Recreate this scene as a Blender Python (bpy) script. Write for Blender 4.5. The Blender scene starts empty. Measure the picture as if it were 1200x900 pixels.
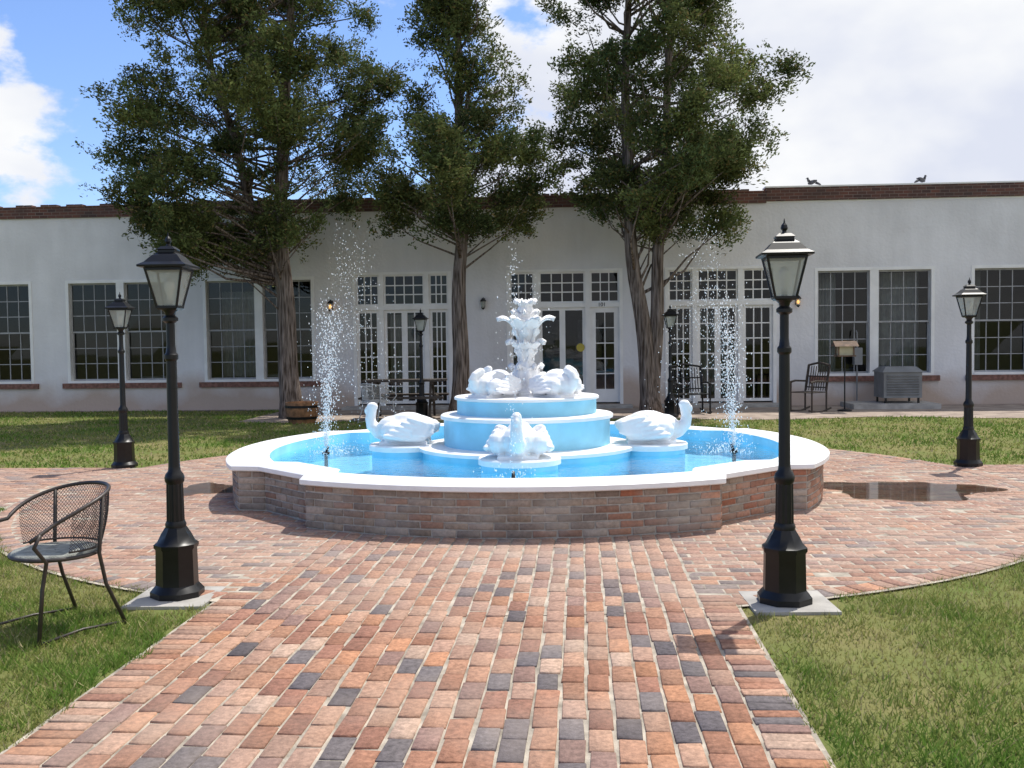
import bpy, math, random
import numpy as np
from mathutils import Vector, Matrix
random.seed(7); rng=np.random.default_rng(7)
sc=bpy.context.scene
R=math.radians

# ---------------------------------------------------------------- materials
def newmat(name):
    m=bpy.data.materials.new(name); m.use_nodes=True
    nt=m.node_tree; b=nt.nodes['Principled BSDF']; return m,nt,b
def N(nt,t,**k):
    n=nt.nodes.new(t)
    for a,v in k.items(): setattr(n,a,v)
    return n
def mat(name,col,rough=.6,var=.15,scale=6,bump=0,bscale=60,metal=0,spec=.5,col2=None):
    m,nt,b=newmat(name)
    b.inputs['Roughness'].default_value=rough; b.inputs['Metallic'].default_value=metal
    b.inputs['Specular IOR Level'].default_value=spec
    tc=N(nt,'ShaderNodeTexCoord')
    if var>0 or col2:
        no=N(nt,'ShaderNodeTexNoise'); no.inputs['Scale'].default_value=scale; no.inputs['Detail'].default_value=6
        nt.links.new(tc.outputs['Object'],no.inputs['Vector'])
        r=N(nt,'ShaderNodeValToRGB')
        c2=col2 if col2 else [c*(1-var) for c in col]
        c1=col if col2 else [min(1,c*(1+var*.5)) for c in col]
        r.color_ramp.elements[0].position=.35; r.color_ramp.elements[1].position=.65
        r.color_ramp.elements[0].color=(*c2,1); r.color_ramp.elements[1].color=(*c1,1)
        nt.links.new(no.outputs['Fac'],r.inputs['Fac']); nt.links.new(r.outputs['Color'],b.inputs['Base Color'])
    else: b.inputs['Base Color'].default_value=(*col,1)
    if bump>0:
        n2=N(nt,'ShaderNodeTexNoise'); n2.inputs['Scale'].default_value=bscale; n2.inputs['Detail'].default_value=5
        nt.links.new(tc.outputs['Object'],n2.inputs['Vector'])
        bp=N(nt,'ShaderNodeBump'); bp.inputs['Strength'].default_value=bump; bp.inputs['Distance'].default_value=.01
        nt.links.new(n2.outputs['Fac'],bp.inputs['Height']); nt.links.new(bp.outputs['Normal'],b.inputs['Normal'])
    return m
def attr_mat(name,rough=.85,var=.35,scale=30,bump=.5,translucent=0,patch=None,spec=.3):
    m,nt,b=newmat(name); b.inputs['Roughness'].default_value=rough; b.inputs['Specular IOR Level'].default_value=spec
    a=N(nt,'ShaderNodeAttribute',attribute_name='Col'); tc=N(nt,'ShaderNodeTexCoord')
    out=a.outputs['Color']
    if var>0:
        no=N(nt,'ShaderNodeTexNoise'); no.inputs['Scale'].default_value=scale; no.inputs['Detail'].default_value=6; no.inputs['Roughness'].default_value=.7
        nt.links.new(tc.outputs['Object'],no.inputs['Vector'])
        mr=N(nt,'ShaderNodeMapRange'); mr.inputs[1].default_value=.3; mr.inputs[2].default_value=.7
        mr.inputs[3].default_value=1-var; mr.inputs[4].default_value=1+var
        nt.links.new(no.outputs['Fac'],mr.inputs[0])
        mx=N(nt,'ShaderNodeVectorMath',operation='SCALE'); nt.links.new(a.outputs['Color'],mx.inputs[0]); nt.links.new(mr.outputs[0],mx.inputs['Scale'])
        out=mx.outputs[0]
    if patch:
        n3=N(nt,'ShaderNodeTexNoise'); n3.inputs['Scale'].default_value=patch[1]; n3.inputs['Detail'].default_value=7
        nt.links.new(tc.outputs['Object'],n3.inputs['Vector'])
        m3=N(nt,'ShaderNodeMapRange'); m3.inputs[1].default_value=patch[2]; m3.inputs[2].default_value=patch[3]; m3.inputs[4].default_value=patch[4]
        nt.links.new(n3.outputs['Fac'],m3.inputs[0])
        mm=N(nt,'ShaderNodeMix',data_type='RGBA'); nt.links.new(m3.outputs[0],mm.inputs[0]); nt.links.new(out,mm.inputs[6]); mm.inputs[7].default_value=(*patch[0],1)
        out=mm.outputs[2]
    nt.links.new(out,b.inputs['Base Color'])
    if bump>0:
        bp=N(nt,'ShaderNodeBump'); bp.inputs['Strength'].default_value=bump; bp.inputs['Distance'].default_value=.006
        nt.links.new(no.outputs['Fac'],bp.inputs['Height']); nt.links.new(bp.outputs['Normal'],b.inputs['Normal'])
    if translucent>0:
        tr=N(nt,'ShaderNodeBsdfTranslucent'); nt.links.new(out,tr.inputs['Color'])
        ms=N(nt,'ShaderNodeMixShader'); ms.inputs[0].default_value=translucent
        nt.links.new(b.outputs[0],ms.inputs[1]); nt.links.new(tr.outputs[0],ms.inputs[2])
        nt.links.new(ms.outputs[0],nt.nodes['Material Output'].inputs['Surface'])
    return m
def glass_mat(name,tint,gloss_rough=.03,base=.06,gcol=(1,1,1)):
    m,nt,b=newmat(name); nt.nodes.remove(b)
    t=N(nt,'ShaderNodeBsdfTransparent'); t.inputs[0].default_value=(*tint,1)
    g=N(nt,'ShaderNodeBsdfGlossy'); g.inputs['Roughness'].default_value=gloss_rough; g.inputs['Color'].default_value=(*gcol,1)
    f=N(nt,'ShaderNodeFresnel'); f.inputs[0].default_value=1.4
    ad=N(nt,'ShaderNodeMath',operation='ADD'); ad.inputs[1].default_value=base; ad.use_clamp=True
    nt.links.new(f.outputs[0],ad.inputs[0])
    ms=N(nt,'ShaderNodeMixShader'); nt.links.new(ad.outputs[0],ms.inputs[0]); nt.links.new(t.outputs[0],ms.inputs[1]); nt.links.new(g.outputs[0],ms.inputs[2])
    nt.links.new(ms.outputs[0],nt.nodes['Material Output'].inputs['Surface'])
    return m,nt,g,t

# ---------------------------------------------------------------- mesh helpers
class MB:
    def __init__(s): s.v=[]; s.f=[]; s.m=[]
    def add(s,vs,fs,m=0):
        o=len(s.v); s.v+= [tuple(p) for p in vs]; s.f+=[tuple(i+o for i in f) for f in fs]; s.m+=[m]*len(fs)
    def box(s,c,d,m=0,rz=0,rx=0,ry=0):
        M=Matrix.Translation(c)@Matrix.Rotation(rz,4,'Z')@Matrix.Rotation(ry,4,'Y')@Matrix.Rotation(rx,4,'X')
        vs=[M@Vector((x*d[0]/2,y*d[1]/2,z*d[2]/2)) for x in(-1,1) for y in(-1,1) for z in(-1,1)]
        s.add(vs,[(0,1,3,2),(4,6,7,5),(0,4,5,1),(2,3,7,6),(0,2,6,4),(1,5,7,3)],m)
    def bx(s,x0,x1,y0,y1,z0,z1,m=0): s.box(((x0+x1)/2,(y0+y1)/2,(z0+z1)/2),(x1-x0,y1-y0,z1-z0),m)
    def lathe(s,prof,n=24,m=0,c=(0,0,0),ph=0,cap=True,mod=None):
        vs=[];fs=[]
        for (r,z) in prof:
            for i in range(n):
                a=ph+2*math.pi*i/n; rr=r*(mod(a,z) if mod else 1)
                vs.append((c[0]+rr*math.cos(a),c[1]+rr*math.sin(a),c[2]+z))
        for k in range(len(prof)-1):
            for i in range(n):
                j=(i+1)%n; fs.append((k*n+i,k*n+j,(k+1)*n+j,(k+1)*n+i))
        if cap: fs.append(tuple(range(n))[::-1]); fs.append(tuple((len(prof)-1)*n+i for i in range(n)))
        s.add(vs,fs,m)
    def tube(s,pts,rad,n=8,m=0,closed=False,flute=0):
        pts=[Vector(p) for p in pts]; L=len(pts)
        if not hasattr(rad,'__len__'): rad=[rad]*L
        vs=[];fs=[]; prev=None
        for k in range(L):
            if closed: t=pts[(k+1)%L]-pts[k-1]
            else: t=pts[min(k+1,L-1)]-pts[max(k-1,0)]
            t.normalize()
            if prev is None:
                a=Vector((0,0,1)) if abs(t.z)<.9 else Vector((1,0,0)); x=t.cross(a).normalized()
            else:
                x=(prev-t*prev.dot(t)).normalized()
            prev=x; y=t.cross(x)
            for i in range(n):
                a=2*math.pi*i/n; rr=rad[k]*(1+flute*math.sin(a*3+k*.4)+flute*.6*math.sin(a*5-k*.3))
                vs.append(pts[k]+x*math.cos(a)*rr+y*math.sin(a)*rr)
        for k in range(L if closed else L-1):
            k2=(k+1)%L
            for i in range(n):
                j=(i+1)%n; fs.append((k*n+i,k*n+j,k2*n+j,k2*n+i))
        if not closed: fs.append(tuple(range(n))[::-1]); fs.append(tuple((L-1)*n+i for i in range(n)))
        s.add(vs,fs,m)
    def ball(s,c,r,n=14,m=0,rot=None):
        vs=[];fs=[]; k=n//2
        Mx=rot if rot is not None else Matrix.Identity(3)
        for a in range(1,k):
            th=math.pi*a/k
            for i in range(n):
                ph=2*math.pi*i/n
                p=Mx@Vector((r[0]*math.sin(th)*math.cos(ph),r[1]*math.sin(th)*math.sin(ph),r[2]*math.cos(th)))
                vs.append(Vector(c)+p)
        top=len(vs); vs.append(Vector(c)+Mx@Vector((0,0,r[2]))); vs.append(Vector(c)+Mx@Vector((0,0,-r[2])))
        for a in range(k-2):
            for i in range(n):
                j=(i+1)%n; fs.append((a*n+i,(a+1)*n+i,(a+1)*n+j,a*n+j))
        for i in range(n):
            j=(i+1)%n; fs.append((top,i,j)); fs.append((top+1,(k-2)*n+j,(k-2)*n+i))
        s.add(vs,fs,m)
    def obj(s,name,mats,parent=None,smooth=False,loc=(0,0,0),rz=0,scale=1,auto=False):
        me=bpy.data.meshes.new(name); me.from_pydata(s.v,[],s.f)
        for mm in (mats if isinstance(mats,(list,tuple)) else [mats]): me.materials.append(mm)
        me.polygons.foreach_set('material_index',s.m)
        if smooth or auto: me.polygons.foreach_set('use_smooth',[True]*len(me.polygons))
        me.update()
        if auto:
            try: me.set_sharp_from_angle(angle=R(35))
            except Exception: pass
        o=bpy.data.objects.new(name,me); sc.collection.objects.link(o)
        o.location=loc; o.rotation_euler=(0,0,rz); o.scale=(scale,)*3
        if parent: o.parent=parent
        return o
def empty(name,loc=(0,0,0),rz=0,scale=1):
    o=bpy.data.objects.new(name,None); sc.collection.objects.link(o); o.location=loc; o.rotation_euler=(0,0,rz); o.scale=(scale,)*3
    o.empty_display_size=.2; return o
def np_mesh(name,V,F,material,col=None,parent=None,smooth=False):
    V=np.asarray(V,dtype=np.float32).reshape(-1,3); F=np.asarray(F,dtype=np.int32)
    me=bpy.data.meshes.new(name); k=F.shape[1]
    me.vertices.add(len(V)); me.vertices.foreach_set('co',V.ravel())
    me.loops.add(F.size); me.loops.foreach_set('vertex_index',F.ravel())
    me.polygons.add(len(F)); me.polygons.foreach_set('loop_start',np.arange(0,F.size,k,dtype=np.int32))
    if smooth: me.polygons.foreach_set('use_smooth',np.ones(len(F),dtype=bool))
    me.update(calc_edges=True)
    if col is not None:
        at=me.color_attributes.new(name='Col',type='FLOAT_COLOR',domain='POINT')
        c=np.ones((len(V),4),dtype=np.float32); c[:,:3]=col; at.data.foreach_set('color',c.ravel())
    me.materials.append(material)
    o=bpy.data.objects.new(name,me); sc.collection.objects.link(o)
    if parent: o.parent=parent
    return o
def brick_batch(C,AX,AY,AN,hx,hy,dep,ch):
    n=len(C); hx=np.broadcast_to(hx,(n,)).reshape(n,1); hy=np.broadcast_to(hy,(n,)).reshape(n,1)
    V=np.zeros((n,12,3)); sg=[(-1,-1),(1,-1),(1,1),(-1,1)]
    for i,(a,b) in enumerate(sg):
        j=rng.normal(0,.0012,(n,1)); e1=rng.normal(0,.0022,(n,1)); e2=rng.normal(0,.0022,(n,1))
        V[:,i]=C+AX*(hx+e1)*a+AY*(hy+e2)*b-AN*dep
        V[:,4+i]=C+AX*(hx+e1)*a+AY*(hy+e2)*b-AN*(ch+j)
        V[:,8+i]=C+AX*(hx-ch+e1)*a+AY*(hy-ch+e2)*b+AN*j
    f=[]
    for o,p in((0,4),(4,8)):
        for i in range(4):
            j=(i+1)%4; f.append((o+i,o+j,p+j,p+i))
    f.append((8,9,10,11)); f=np.array(f)
    F=(f[None]+(np.arange(n)*12)[:,None,None]).reshape(-1,4)
    return V.reshape(-1,3),F

# ---------------------------------------------------------------- layout constants (metres)
FC=(-0.62,11.18)      # fountain centre
PR=5.35               # plaza radius
PU0,PU1=-2.30,0.92    # main path edges
LV0,LV1=9.55,12.75    # lateral path
BV=24.2               # facade plane
def paved(u,v):
    wob=.035*np.sin(u*9+v*7)+.025*np.sin(u*23-v*17)
    a=(u>PU0-.01+wob)&(u<PU1+.01-wob)&(v<FC[1]); b=((u-FC[0])**2+(v-FC[1])**2)<(PR+wob)**2
    c=(v>LV0)&(v<LV1); d=(v>20.3+.25*np.sin(u*1.3))&(u>-7.2)
    return a|b|c|d|(v>BV-.3)

# ---------------------------------------------------------------- world
w=bpy.data.worlds.new("World"); sc.world=w; w.use_nodes=True; nt=w.node_tree
bg=nt.nodes['Background']; L=nt.links.new
SUN_EL,SUN_AZ=R(63),R(33)
sky=N(nt,'ShaderNodeTexSky',sky_type='NISHITA'); sky.sun_disc=False; sky.sun_elevation=SUN_EL; sky.sun_rotation=SUN_AZ
sky.altitude=300; sky.air_density=1.0; sky.dust_density=.4; sky.ozone_density=2.5
tc=N(nt,'ShaderNodeTexCoord')
def M(op,a,b=None,cl=False):
    n=N(nt,'ShaderNodeMath',operation=op); n.use_clamp=cl
    for i,x in enumerate((a,b)):
        if x is None: continue
        if isinstance(x,(int,float)): n.inputs[i].default_value=x
        else: L(x,n.inputs[i])
    return n.outputs[0]
def MR(x,a,b,c=0,d=1):
    n=N(nt,'ShaderNodeMapRange',interpolation_type='SMOOTHSTEP'); L(x,n.inputs[0])
    for i,q in zip((1,2,3,4),(a,b,c,d)): n.inputs[i].default_value=q
    return n.outputs[0]
sep=N(nt,'ShaderNodeSeparateXYZ'); L(tc.outputs['Generated'],sep.inputs[0])
mp=N(nt,'ShaderNodeMapping'); mp.inputs['Scale'].default_value=(1,1,1.7); mp.inputs['Location'].default_value=(3.1,1.7,.4); L(tc.outputs['Generated'],mp.inputs[0])
n1=N(nt,'ShaderNodeTexNoise'); n1.inputs['Scale'].default_value=7.5; n1.inputs['Detail'].default_value=9; n1.inputs['Roughness'].default_value=.56; L(mp.outputs[0],n1.inputs['Vector'])
haze=MR(sep.outputs['X'],-.30,.10)
def blob(dx,dy,dz,r):
    v=N(nt,'ShaderNodeVectorMath',operation='DISTANCE'); L(tc.outputs['Generated'],v.inputs[0]); v.inputs[1].default_value=(dx,dy,dz)
    return MR(v.outputs['Value'],0,r,1,0)
b1=blob(-.505,.835,.20,.10); b2=blob(-.50,.82,.265,.085)
dens=M('ADD',M('ADD',n1.outputs['Fac'],M('MULTIPLY',haze,.30)),M('MULTIPLY',M('MAXIMUM',b1,b2),.26))
dens=M('SUBTRACT',dens,M('MULTIPLY',M('SUBTRACT',1.0,haze),.045))
cl=MR(dens,.585,.69)
n2=N(nt,'ShaderNodeTexNoise'); n2.inputs['Scale'].default_value=4; n2.inputs['Detail'].default_value=5; L(mp.outputs[0],n2.inputs['Vector'])
cr=N(nt,'ShaderNodeValToRGB'); cr.color_ramp.elements[0].position=.38; cr.color_ramp.elements[1].position=.58
cr.color_ramp.elements[0].color=(.74,.78,.90,1); cr.color_ramp.elements[1].color=(.98,.99,1,1); L(n2.outputs['Fac'],cr.inputs[0])
csc=N(nt,'ShaderNodeVectorMath',operation='SCALE'); L(cr.outputs[0],csc.inputs[0]); csc.inputs['Scale'].default_value=6.7
ssc=N(nt,'ShaderNodeMix',data_type='RGBA',blend_type='MULTIPLY'); ssc.inputs[0].default_value=1; L(sky.outputs[0],ssc.inputs[6]); ssc.inputs[7].default_value=(.92,1.0,1.22,1)
mx=N(nt,'ShaderNodeMix',data_type='RGBA'); L(M('MULTIPLY',cl,MR(sep.outputs['Z'],-.02,.02)),mx.inputs[0]); L(ssc.outputs[2],mx.inputs[6]); L(csc.outputs[0],mx.inputs[7])
L(mx.outputs[2],bg.inputs['Color']); bg.inputs['Strength'].default_value=.15

sd=bpy.data.lights.new('sun','SUN'); sd.energy=4.9; sd.angle=R(.5); sd.color=(1,.96,.89)
so=bpy.data.objects.new('sun',sd); sc.collection.objects.link(so)
sv=Vector((math.sin(SUN_AZ)*math.cos(SUN_EL),math.cos(SUN_AZ)*math.cos(SUN_EL),math.sin(SUN_EL)))
so.rotation_euler=sv.to_track_quat('Z','Y').to_euler(); so.location=(10,20,30)

# ---------------------------------------------------------------- camera
cd=bpy.data.cameras.new('camera'); cam=bpy.data.objects.new('camera',cd); sc.collection.objects.link(cam); sc.camera=cam
cd.sensor_width=36; cd.lens=35.1; cd.clip_end=2000; cd.clip_start=.05
cam.matrix_world=Matrix.Translation((0,0,1.6))@Matrix.Rotation(R(4),4,'Z')@Matrix.Rotation(R(90-2.45),4,'X')@Matrix.Rotation(R(-.70),4,'Z')
sc.view_settings.view_transform='Standard'; sc.view_settings.look='None'; sc.view_settings.exposure=0

# ---------------------------------------------------------------- ground
m_lawn=mat('lawn_soil',(.12,.155,.04),.95,col2=(.20,.18,.075),scale=1.1,bump=.8,bscale=40,spec=.1)
g=MB(); g.add([(-400,-400,-.02),(400,-400,-.02),(400,600,-.02),(-400,600,-.02)],[(0,1,2,3)]); g.obj('ground',m_lawn)

m_sand=mat('mortar_sand',(.44,.39,.32),.95,.4,scale=7,bump=.6,bscale=120,spec=.1)
bed=MB()
nseg=96
bed.add([(FC[0]+(PR+.06)*math.cos(2*math.pi*i/nseg),FC[1]+(PR+.06)*math.sin(2*math.pi*i/nseg),-.006) for i in range(nseg)],[tuple(range(nseg))])
bed.add([(PU0-.02,-12,-.010),(PU1+.02,-12,-.010),(PU1+.02,8,-.010),(PU0-.02,8,-.010)],[(0,1,2,3)])
for s0,s1 in((-16,-4.6),(3.4,16)):
    bed.add([(s0,LV0,-.010),(s1,LV0,-.010),(s1,LV1,-.010),(s0,LV1,-.010)],[(0,1,2,3)])
pav=empty('brick_paving')
bed.obj('sand_bed',m_sand,pav)
PAL=np.array([(.34,.185,.12),(.31,.155,.10),(.38,.23,.16),(.27,.135,.095),(.34,.21,.155),(.24,.15,.125),(.15,.13,.13),(.115,.10,.105),(.41,.285,.215),(.38,.19,.11)])
PW=np.array([.18,.16,.15,.11,.14,.09,.055,.035,.06,.08]); PW/=PW.sum()
def add_bricks(cx,cy,ang,hx,hy,store,zo=0):
    n=len(cx); ang=np.broadcast_to(ang,(n,))
    jr=rng.normal(0,.010,n); a=ang+jr
    C=np.stack([cx+rng.normal(0,.003,n),cy+rng.normal(0,.003,n),rng.normal(0,.0013,n)-.001+zo],1)
    AX=np.stack([np.cos(a),np.sin(a),np.zeros(n)],1); AY=np.stack([-np.sin(a),np.cos(a),np.zeros(n)],1); AN=np.tile([0,0,1.],(n,1))
    V,F=brick_batch(C,AX,AY,AN,hx,hy,.03,.0045)
    idx=rng.choice(len(PAL),n,p=PW)
    # a darker grey batch was laid in the right half of the walk
    dk=(rng.random(n)<.11)&(cx>-.5)&(cx<.8)&(cy<7); idx[dk]=rng.choice([6,7],dk.sum())
    c=PAL[idx]*rng.uniform(.84,1.16,(n,1))
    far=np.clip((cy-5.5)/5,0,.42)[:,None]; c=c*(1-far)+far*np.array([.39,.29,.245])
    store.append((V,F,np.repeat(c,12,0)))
store=[]
bw,bl=.118,.225
w_in=PU1-PU0-2*.215
nc=round(w_in/bw); cw=w_in/nc
cx=[];cy=[]
for i in range(nc):
    off=(i%2)*bl/2+rng.uniform(-.015,.015); u=PU0+.215+cw*(i+.5)
    v=-1.0+off
    while v<FC[1]-2.75:
        cx.append(u); cy.append(v); v+=bl
cx=np.array(cx);cy=np.array(cy)
add_bricks(cx,cy,math.pi/2,bl/2-.007,cw/2-.007,store)
VB=FC[1]-4.9
for ub in (PU0+.105,PU1-.105):
    v=np.arange(-1.0,VB-.05,.085); add_bricks(np.full(len(v),ub),v,0,.1,.085/2-.005,store)
# plaza courses, cut where they meet the walk
pu,pv,ph_=[],[],[]
for k,v0 in enumerate(np.arange(FC[1]-PR,FC[1]+PR,bw)):
    v=v0+bw/2
    for u0 in np.arange(FC[0]-PR-bl,FC[0]+PR+bl,bl):
        u=u0+(k%2)*bl/2; a_,b_=u-bl/2,u+bl/2
        if v<FC[1]-2.7:
            A,B=(PU0+.215,PU1-.215) if v>=VB-.02 else (PU0,PU1)
            if a_<A<b_: b_=A
            elif a_<B<b_: a_=B
            elif A<=a_ and b_<=B: continue
        # trim on the round edge
        lim=(PR-.155)**2-(v-FC[1])**2
        if lim<=0: continue
        h=math.sqrt(lim); a_=max(a_,FC[0]-h); b_=min(b_,FC[0]+h)
        if b_-a_<.035: continue
        if math.hypot((a_+b_)/2-FC[0],v-FC[1])<2.6: continue
        pu.append((a_+b_)/2); pv.append(v); ph_.append((b_-a_)/2-.007)
add_bricks(np.array(pu),np.array(pv),0,np.array(ph_),bw/2-.007,store,-.002)
nr=int(2*math.pi*PR/.10); th=np.arange(nr)*2*math.pi/nr
ru=FC[0]+(PR-.06)*np.cos(th); rv=FC[1]+(PR-.06)*np.sin(th)
k=~((ru>PU0)&(ru<PU1)&(rv<FC[1]))
add_bricks(ru[k],rv[k],th[k],.085,.045,store,.0005)
gu,gv=[],[]
for k2,v in enumerate(np.arange(LV0,LV1-bw,bw)):
    for u in np.arange(-15.5,15,bl): gu.append(u+(k2%2)*bl/2); gv.append(v+bw/2)
gu=np.array(gu);gv=np.array(gv); rr=np.hypot(gu-FC[0],gv-FC[1])
k=(rr>PR+.1)
add_bricks(gu[k],gv[k],0,bl/2-.007,bw/2-.007,store,-.003)
Vs=[];Fs=[];Cs=[];o=0
for V,F,c in store: Vs.append(V);Fs.append(F+o);Cs.append(c);o+=len(V)
m_brick=attr_mat('brick_paver',.9,.42,34,.8,patch=((.42,.34,.28),.9,.46,.75,.45),spec=.2)
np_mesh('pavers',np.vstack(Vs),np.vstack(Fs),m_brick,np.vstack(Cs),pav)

m_patio=mat('patio_dirt',(.40,.33,.27),.95,.35,scale=2.5,bump=.7,bscale=30,col2=(.25,.20,.17),spec=.1)
pa=MB(); us=np.arange(-7.2,16,.3)
pa.v=[(u,20.3+.25*math.sin(u*1.3)+.06*math.sin(u*7),-.012) for u in us]+[(u,BV+.05,-.012) for u in us]; n=len(us)
pa.f=[(i,i+1,n+i+1,n+i) for i in range(n-1)]; pa.m=[0]*(n-1)
pa.v=[tuple(float(q) for q in p) for p in pa.v]
pa.obj('patio',m_patio)
pa=MB(); pa.add([(-18,BV-.35,-.015),(-7.25,BV-.35,-.015),(-7.25,BV+.05,-.015),(-18,BV+.05,-.015)],[(0,1,2,3)]); pa.obj('dirt_strip',m_patio)

# ---------------------------------------------------------------- grass
def blades(n_try,u0,u1,v0,v1,h,wd):
    u=rng.uniform(u0,u1,n_try); v=rng.uniform(v0,v1,n_try)
    k=~paved(u,v)
    k&=~((np.hypot(u-1.24,v-6.12)<.33+.05*np.sin(u*31+v*17))|(np.hypot(u+2.6,v-6.15)<.33+.05*np.sin(u*29)))
    u=u[k];v=v[k]; n=len(u)
    pn=np.sin(u*1.7+np.sin(v*1.1)*1.3)*np.sin(v*1.9+u*.6)+.6*np.sin(u*5.3+v*3.1)*np.sin(v*4.7-u*2.2)+.5*np.sin(u*13+v*9)*np.sin(v*11-u*7)
    keep=rng.random(n)<(.74+.28*np.clip(pn,-1,1)); u=u[keep];v=v[keep];pn=pn[keep]; n=len(u)
    hh=h*rng.uniform(.4,1.3,n)*(1+.25*pn); a=rng.uniform(0,2*np.pi,n); wv=wd*rng.uniform(.7,1.3,n)
    la=rng.uniform(0,2*np.pi,n); ll=hh*rng.uniform(.2,1.3,n)
    B=np.stack([u,v,np.full(n,-.022)],1); d=np.stack([np.cos(a),np.sin(a),np.zeros(n)],1)*wv[:,None]/2
    T=B+np.stack([np.cos(la)*ll,np.sin(la)*ll,hh],1)
    V=np.stack([B-d,B+d,T],1).reshape(-1,3); F=np.arange(3*n).reshape(-1,3)
    t=np.clip(.52+.42*pn+rng.normal(0,.25,n),0,1)[:,None]
    c=(1-t)*np.array([.34,.32,.11])+t*np.array([.135,.24,.04])
    dry=rng.random(n)<(.12-.07*np.clip(pn,-1,1)); c[dry]=np.array([.46,.39,.22])*rng.uniform(.7,1.1,(dry.sum(),1))
    c*=rng.uniform(.68,1.2,(n,1))
    return V,F,np.repeat(c,3,0)
parts=[blades(210000,-7,-2.25,2.2,9.6,.042,.008),blades(240000,.88,7.2,2.2,9.6,.042,.008),
       blades(110000,-15,13,12.6,24,.045,.026)]
Vs=[];Fs=[];Cs=[];o=0
for V,F,c in parts: Vs.append(V);Fs.append(F+o);Cs.append(c);o+=len(V)
m_gr=attr_mat('grass_blades',.75,0,1.0,0,translucent=.35,spec=.15)
np_mesh('lawn_grass',np.vstack(Vs),np.vstack(Fs),m_gr,np.vstack(Cs))

# ---------------------------------------------------------------- building
bld=empty('white_stucco_building')
m_st,nt,b=newmat('white_stucco'); b.inputs['Roughness'].default_value=.9; b.inputs['Specular IOR Level'].default_value=.2
tc=N(nt,'ShaderNodeTexCoord'); L=nt.links.new
no=N(nt,'ShaderNodeTexNoise'); no.inputs['Scale'].default_value=.7; no.inputs['Detail'].default_value=8; L(tc.outputs['Object'],no.inputs['Vector'])
mp=N(nt,'ShaderNodeMapping'); mp.inputs['Scale'].default_value=(1.6,1,.25); L(tc.outputs['Object'],mp.inputs[0])
ns=N(nt,'ShaderNodeTexNoise'); ns.inputs['Scale'].default_value=2.2; ns.inputs['Detail'].default_value=6; L(mp.outputs[0],ns.inputs['Vector'])
r=N(nt,'ShaderNodeValToRGB'); r.color_ramp.elements[0].position=.3; r.color_ramp.elements[1].position=.7
r.color_ramp.elements[0].color=(.60,.59,.60,1); r.color_ramp.elements[1].color=(.80,.79,.81,1)
av=N(nt,'ShaderNodeMath',operation='MULTIPLY_ADD'); av.inputs[1].default_value=.7
hv=N(nt,'ShaderNodeMath',operation='MULTIPLY'); hv.inputs[1].default_value=.3; L(ns.outputs['Fac'],hv.inputs[0]); L(no.outputs['Fac'],av.inputs[0]); L(hv.outputs[0],av.inputs[2])
L(av.outputs[0],r.inputs[0])
sp=N(nt,'ShaderNodeSeparateXYZ'); L(tc.outputs['Object'],sp.inputs[0])
a1=N(nt,'ShaderNodeMath',operation='MULTIPLY_ADD'); a1.inputs[1].default_value=-1.1; a1.inputs[2].default_value=.95; L(sp.outputs['Z'],a1.inputs[0])
a2=N(nt,'ShaderNodeMath',operation='ADD'); L(a1.outputs[0],a2.inputs[0])
a3=N(nt,'ShaderNodeMath',operation='MULTIPLY_ADD'); a3.inputs[1].default_value=2.2; a3.inputs[2].default_value=-1.15; L(no.outputs['Fac'],a3.inputs[0]); L(a3.outputs[0],a2.inputs[1])
a4=N(nt,'ShaderNodeMapRange'); a4.inputs[1].default_value=.0; a4.inputs[2].default_value=.7; a4.inputs[4].default_value=.85; L(a2.outputs[0],a4.inputs[0])
mx1=N(nt,'ShaderNodeMix',data_type='RGBA'); L(a4.outputs[0],mx1.inputs[0]); L(r.outputs[0],mx1.inputs[6]); mx1.inputs[7].default_value=(.46,.34,.26,1)
c1=N(nt,'ShaderNodeMath',operation='MULTIPLY_ADD'); c1.inputs[1].default_value=.9; c1.inputs[2].default_value=-4.4; L(sp.outputs['Z'],c1.inputs[0])
c2=N(nt,'ShaderNodeMath',operation='ADD'); L(c1.outputs[0],c2.inputs[0]); L(ns.outputs['Fac'],c2.inputs[1])
c3=N(nt,'ShaderNodeMapRange'); c3.inputs[1].default_value=.25; c3.inputs[2].default_value=.85; c3.inputs[4].default_value=.4; L(c2.outputs[0],c3.inputs[0])
mx2=N(nt,'ShaderNodeMix',data_type='RGBA'); L(c3.outputs[0],mx2.inputs[0]); L(mx1.outputs[2],mx2.inputs[6]); mx2.inputs[7].default_value=(.50,.44,.39,1)
L(mx2.outputs[2],b.inputs['Base Color'])
nb=N(nt,'ShaderNodeTexNoise'); nb.inputs['Scale'].default_value=14; nb.inputs['Detail'].default_value=8; L(tc.outputs['Object'],nb.inputs['Vector'])
bp=N(nt,'ShaderNodeBump'); bp.inputs['Strength'].default_value=.5; bp.inputs['Distance'].default_value=.02; L(nb.outputs['Fac'],bp.inputs['Height']); L(bp.outputs[0],b.inputs['Normal'])

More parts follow.
